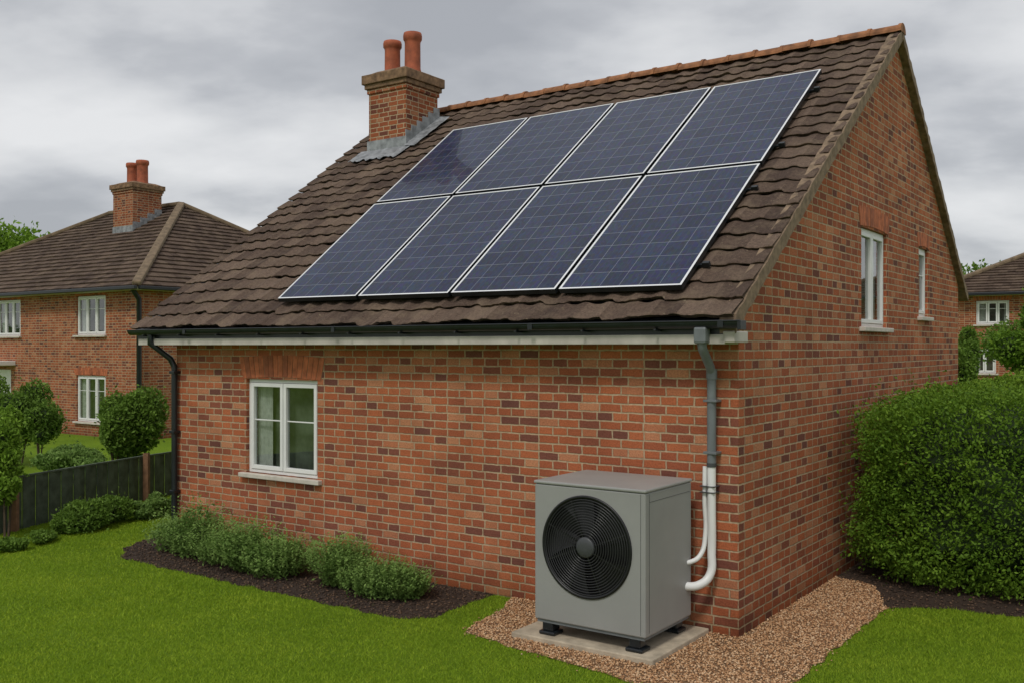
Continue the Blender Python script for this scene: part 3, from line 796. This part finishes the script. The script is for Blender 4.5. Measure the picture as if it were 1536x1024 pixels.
def herb(name,blobs,n,leaf):
    e=empty(name,C,ROT); V,F,lv=leaves(blobs,n,leaf,2,.32,thick=.6)
    npmesh('leaves',V,F,M['leaf_herb'],lv,e); core(e,blobs,.42)
    m=560; Vs=[];cs=[]
    for i in range(m):
        b=random.choice(blobs); a=random.uniform(0,6.28); rr=math.sqrt(random.random())*.98
        x=b[0]+b[3]*rr*math.cos(a); y=b[1]+b[4]*rr*math.sin(a); top=b[2]+b[5]*(math.sqrt(max(0,1-rr*rr))*1.0+random.uniform(.0,.8)**1.5)
        dx=(x-b[0])*.45+random.gauss(0,.035);dy=(y-b[1])*.45+random.gauss(0,.035)
        for q in range(10):
            f=.45+.55*q/9; cx,cy,cz=x+dx*f,y+dy*f,top*f; an=random.uniform(0,6.28); l=leaf*random.uniform(1.0,2.0)
            ex_,ey_,ez_=math.cos(an)*l,math.sin(an)*l,l*.5; px_,py_=-math.sin(an)*l*.3,math.cos(an)*l*.3
            Vs+=[(cx,cy,cz),(cx+ex_*.5+px_,cy+ey_*.5+py_,cz+ez_*.6),(cx+ex_,cy+ey_,cz+ez_),(cx+ex_*.5-px_,cy+ey_*.5-py_,cz+ez_*.6)]; cs+=[random.uniform(.4,.95)]*4
    Va=np.array(Vs); npmesh('shoots',Va,np.arange(len(Va)).reshape(-1,4),M['leaf_herb'],np.array(cs),e)
    return e
herb('garden_shrub',[(-8.2,-.55,.17,.36,.32,.23),(-7.65,-.66,.27,.38,.36,.36),(-7.0,-.72,.22,.40,.38,.25)],8000,.025)
herb('garden_shrub',[(-6.38,-.84,.26,.38,.36,.29),(-5.78,-.80,.20,.33,.34,.22)],6500,.025)
herb('garden_shrub',[(-4.80,-.72,.22,.30,.30,.27)],3800,.023)
herb('garden_shrub',[(-4.12,-.82,.16,.36,.32,.21),(-3.76,-.72,.12,.22,.24,.16)],5000,.023)
# left garden
bush('round_shrub',[pb(195,640,22.5,98,135,.9),pb(175,655,22.0,50,60,.5)],26000,.048,'leaf_bush',rough=.2,k=.6,thick=.45,lo=8)
bush('garden_hedge',[pb(30,620,24,110,110,1.0),pb(-40,610,24,130,120,1.0),pb(60,640,23.5,45,65,.6)],28000,.048,'leaf_bush',rough=.2,k=.6,thick=.45,lo=6)
bush('leafy_shrub',[pb(6,650,15.5,60,85,.4),pb(-18,700,15,90,150,.6),pb(8,735,14.8,40,60,.3)],20000,.034,'leaf_light',rough=.3,k=.45,thick=.55,lo=5)
bush('low_shrub',[pb(110,690,21,90,45,.7),pb(150,700,20.6,70,40,.5)],13000,.042,'leaf_herb',rough=.25,k=.55,thick=.45,lo=5)
bush('fence_shrub',[pb(125,775,15.6,90,58,.45),pb(165,762,16.2,70,50,.4),pb(95,790,15.3,50,40,.3)],16000,.03,'leaf_bush',rough=.3,k=.5,thick=.5,lo=5)
bush('fence_shrub',[pb(215,766,16.6,60,36,.35),pb(248,755,17,50,50,.35)],9000,.03,'leaf_herb',rough=.3,k=.5,thick=.5,lo=5)
bush('fence_shrub',[pb(18,818,14.0,60,28,.3),pb(62,802,14.6,50,26,.3)],6000,.026,'leaf_bush',rough=.3,k=.5,thick=.5,lo=4)
# fence
fe=empty('garden_fence')
P0=Vector((*toW(10.6,-4.2),0)); P1=Vector((*toW(12.6,1.9),0)); P2=Vector((*toW(14.5,9.5),0))
L=[];Lp=[]
for a,b in ((P0,P1),(P1,P2)):
    d=(b-a); ln=d.length; u=d/ln; n=int(ln/.14)
    for i in range(n):
        c0=a+u*(i*ln/n); c1=a+u*((i+1)*ln/n-.004); w=Vector((-u.y,u.x,0))*(.010 if i%2 else -.010)
        hz=.82
        L.append((c0+w+Vector((0,0,hz/2)),c1+w+Vector((0,0,hz/2)),.018,hz))
    L.append((a+Vector((0,0,hz+.02)),b+Vector((0,0,hz+.02)),.05,.03))
    k=int(round(ln/2.9))
    for i in range(k+1):
        c0=a+u*(ln*i/k)+Vector((u.y,-u.x,0))*.06; Lp.append((c0+Vector((0,0,-.02)),c0+Vector((0,0,.90)),.10,.10,(1,0,0)))
beams('fence_boards',L,M['fence_green'],fe); beams('fence_posts',Lp,M['fence_post'],fe,.006)
# trees
def tree(name,x,y,h,cr,n,leaf,mat):
    e=empty(name,(x,y,0)); th=h*.45
    V=[];F=[];sg=10
    def limb(p,q,r0,r1):
        p=Vector(p);q=Vector(q);d=(q-p).normalized();s=d.orthogonal().normalized();t=d.cross(s);o=len(V)
        for c,r in ((p,r0),(p.lerp(q,.5)+s*r0*.4,(r0+r1)/2),(q,r1)):
            for i in range(sg): a=6.283*i/sg; V.append(c+(s*math.cos(a)+t*math.sin(a))*r)
        for j in range(2):
            for i in range(sg): F.append((o+j*sg+i,o+j*sg+(i+1)%sg,o+(j+1)*sg+(i+1)%sg,o+(j+1)*sg+i))
    limb((0,0,-.05),(0.1,0,th),h*.035,h*.02)
    bl=[]
    for i in range(9):
        a=i*2.4; rr=cr*random.uniform(.35,.8); z=h*random.uniform(.5,.85); q=(rr*math.cos(a),rr*math.sin(a),z)
        limb((0.05,0,th*random.uniform(.6,1)),q,h*.014,h*.004); s=cr*random.uniform(.35,.55); bl.append((*q,s,s,s*.8))
    bl.append((0,0,h*.85,cr*.45,cr*.45,h*.15))
    pymesh('trunk',V,F,M['bark'],e,True)
    v,f,lv=leaves(bl,n,leaf,2,.3,thick=.5); npmesh('crown',v,f,M[mat],lv,e)
    return e
tree('garden_tree',-27.0,50,9.4,3.4,16000,.14,'leaf_light')
tree('garden_tree',28.2,60,7.9,2.4,12000,.14,'leaf_bush')
tree('garden_tree',15.6,28.5,4.7,1.6,14000,.06,'leaf_bush')
tree('garden_tree',-40,62,9,4,8000,.2,'leaf_bush')
bush('background_shrub',[pb(1440,535,21,46,105,.6),pb(1430,560,20.5,60,130,.6)],20000,.04,'leaf_bush',rough=.2,k=.6,thick=.4,lo=6)
bush('background_shrub',[pb(1500,590,17.5,110,80,.8),pb(1550,590,17,120,110,.9),pb(1460,600,17.5,80,80,.6)],36000,.034,'leaf_light',rough=.2,k=.6,thick=.4,lo=6)
bush('background_shrub',[pb(1530,520,24,70,90,1.1),pb(1590,490,24,110,150,1.2)],22000,.05,'leaf_hedge',rough=.2,k=.6,thick=.4,lo=6)
bl=[]
for i in range(70):
    a=math.radians(-75+150*i/69); R=random.uniform(95,115); h=random.uniform(2.2,3.4)
    bl.append((R*math.sin(a),R*math.cos(a),h*.6,random.uniform(4,7),3,h))
bush('distant_trees',bl,60000,.35,'leaf_bush',rough=.2,k=.8,stems=False)
# ------------------------------------------------------------ WORLD / LIGHT / CAMERA
SE,SA=math.radians(52),math.radians(204)
w=bpy.data.worlds.new('World'); scene.world=w; w.use_nodes=True; nt=w.node_tree
bg=nt.nodes['Background']
sky=N(nt,'ShaderNodeTexSky'); sky.sky_type='NISHITA'; sky.sun_disc=False; sky.sun_elevation=SE; sky.sun_rotation=SA
tc=N(nt,'ShaderNodeTexCoord'); sp=N(nt,'ShaderNodeSeparateXYZ'); nt.links.new(tc.outputs['Generated'],sp.inputs[0])
zc=math_(nt,'MAXIMUM',sp.outputs[2],0)
den=math_(nt,'ADD',zc,.30)
cb=N(nt,'ShaderNodeCombineXYZ'); nt.links.new(math_(nt,'DIVIDE',sp.outputs[0],den),cb.inputs[0]); nt.links.new(math_(nt,'DIVIDE',sp.outputs[1],den),cb.inputs[1])
mp=N(nt,'ShaderNodeMapping'); mp.inputs['Scale'].default_value=(.9,1.2,1); mp.inputs['Location'].default_value=(1.4,2.2,0); mp.inputs['Rotation'].default_value=(0,0,.25); nt.links.new(cb.outputs[0],mp.inputs[0])
n1=noise(nt,mp.outputs[0],1.9,6,.5); n2=noise(nt,mp.outputs[0],.6,2,.5)
f=math_(nt,'ADD',math_(nt,'MULTIPLY',n1,.8),math_(nt,'MULTIPLY',n2,.2))
f=math_(nt,'SUBTRACT',f,math_(nt,'MULTIPLY',zc,.10))
cl=ramp(nt,f,[(.33,(3.0,3.1,3.3)),(.41,(3.75,3.84,4.02)),(.46,(4.6,4.67,4.80)),(.52,(5.25,5.30,5.38)),(.60,(6.0,6.02,6.06))])
c=mix(nt,.94,sky.outputs[0],cl)
nt.links.new(c,bg.inputs['Color']); bg.inputs['Strength'].default_value=.135
sd=bpy.data.lights.new('sun','SUN'); sd.energy=1.5; sd.angle=math.radians(12); sd.color=(1,.96,.90)
so=bpy.data.objects.new('sun',sd); col.objects.link(so)
dirv=Vector((math.sin(SA)*math.cos(SE),math.cos(SA)*math.cos(SE),math.sin(SE)))
so.rotation_euler=dirv.to_track_quat('Z','Y').to_euler(); so.location=dirv*50
cam=bpy.data.cameras.new('camera'); cam.sensor_width=36; cam.lens=1474/1536*36; cam.shift_y=8/1536; cam.clip_end=3000; cam.clip_start=.1
co_=bpy.data.objects.new('camera',cam); co_.location=(0,0,2.9); co_.rotation_euler=(math.radians(90),0,0); col.objects.link(co_)
scene.camera=co_
scene.view_settings.view_transform='Standard'; scene.view_settings.look='None'; scene.view_settings.exposure=0
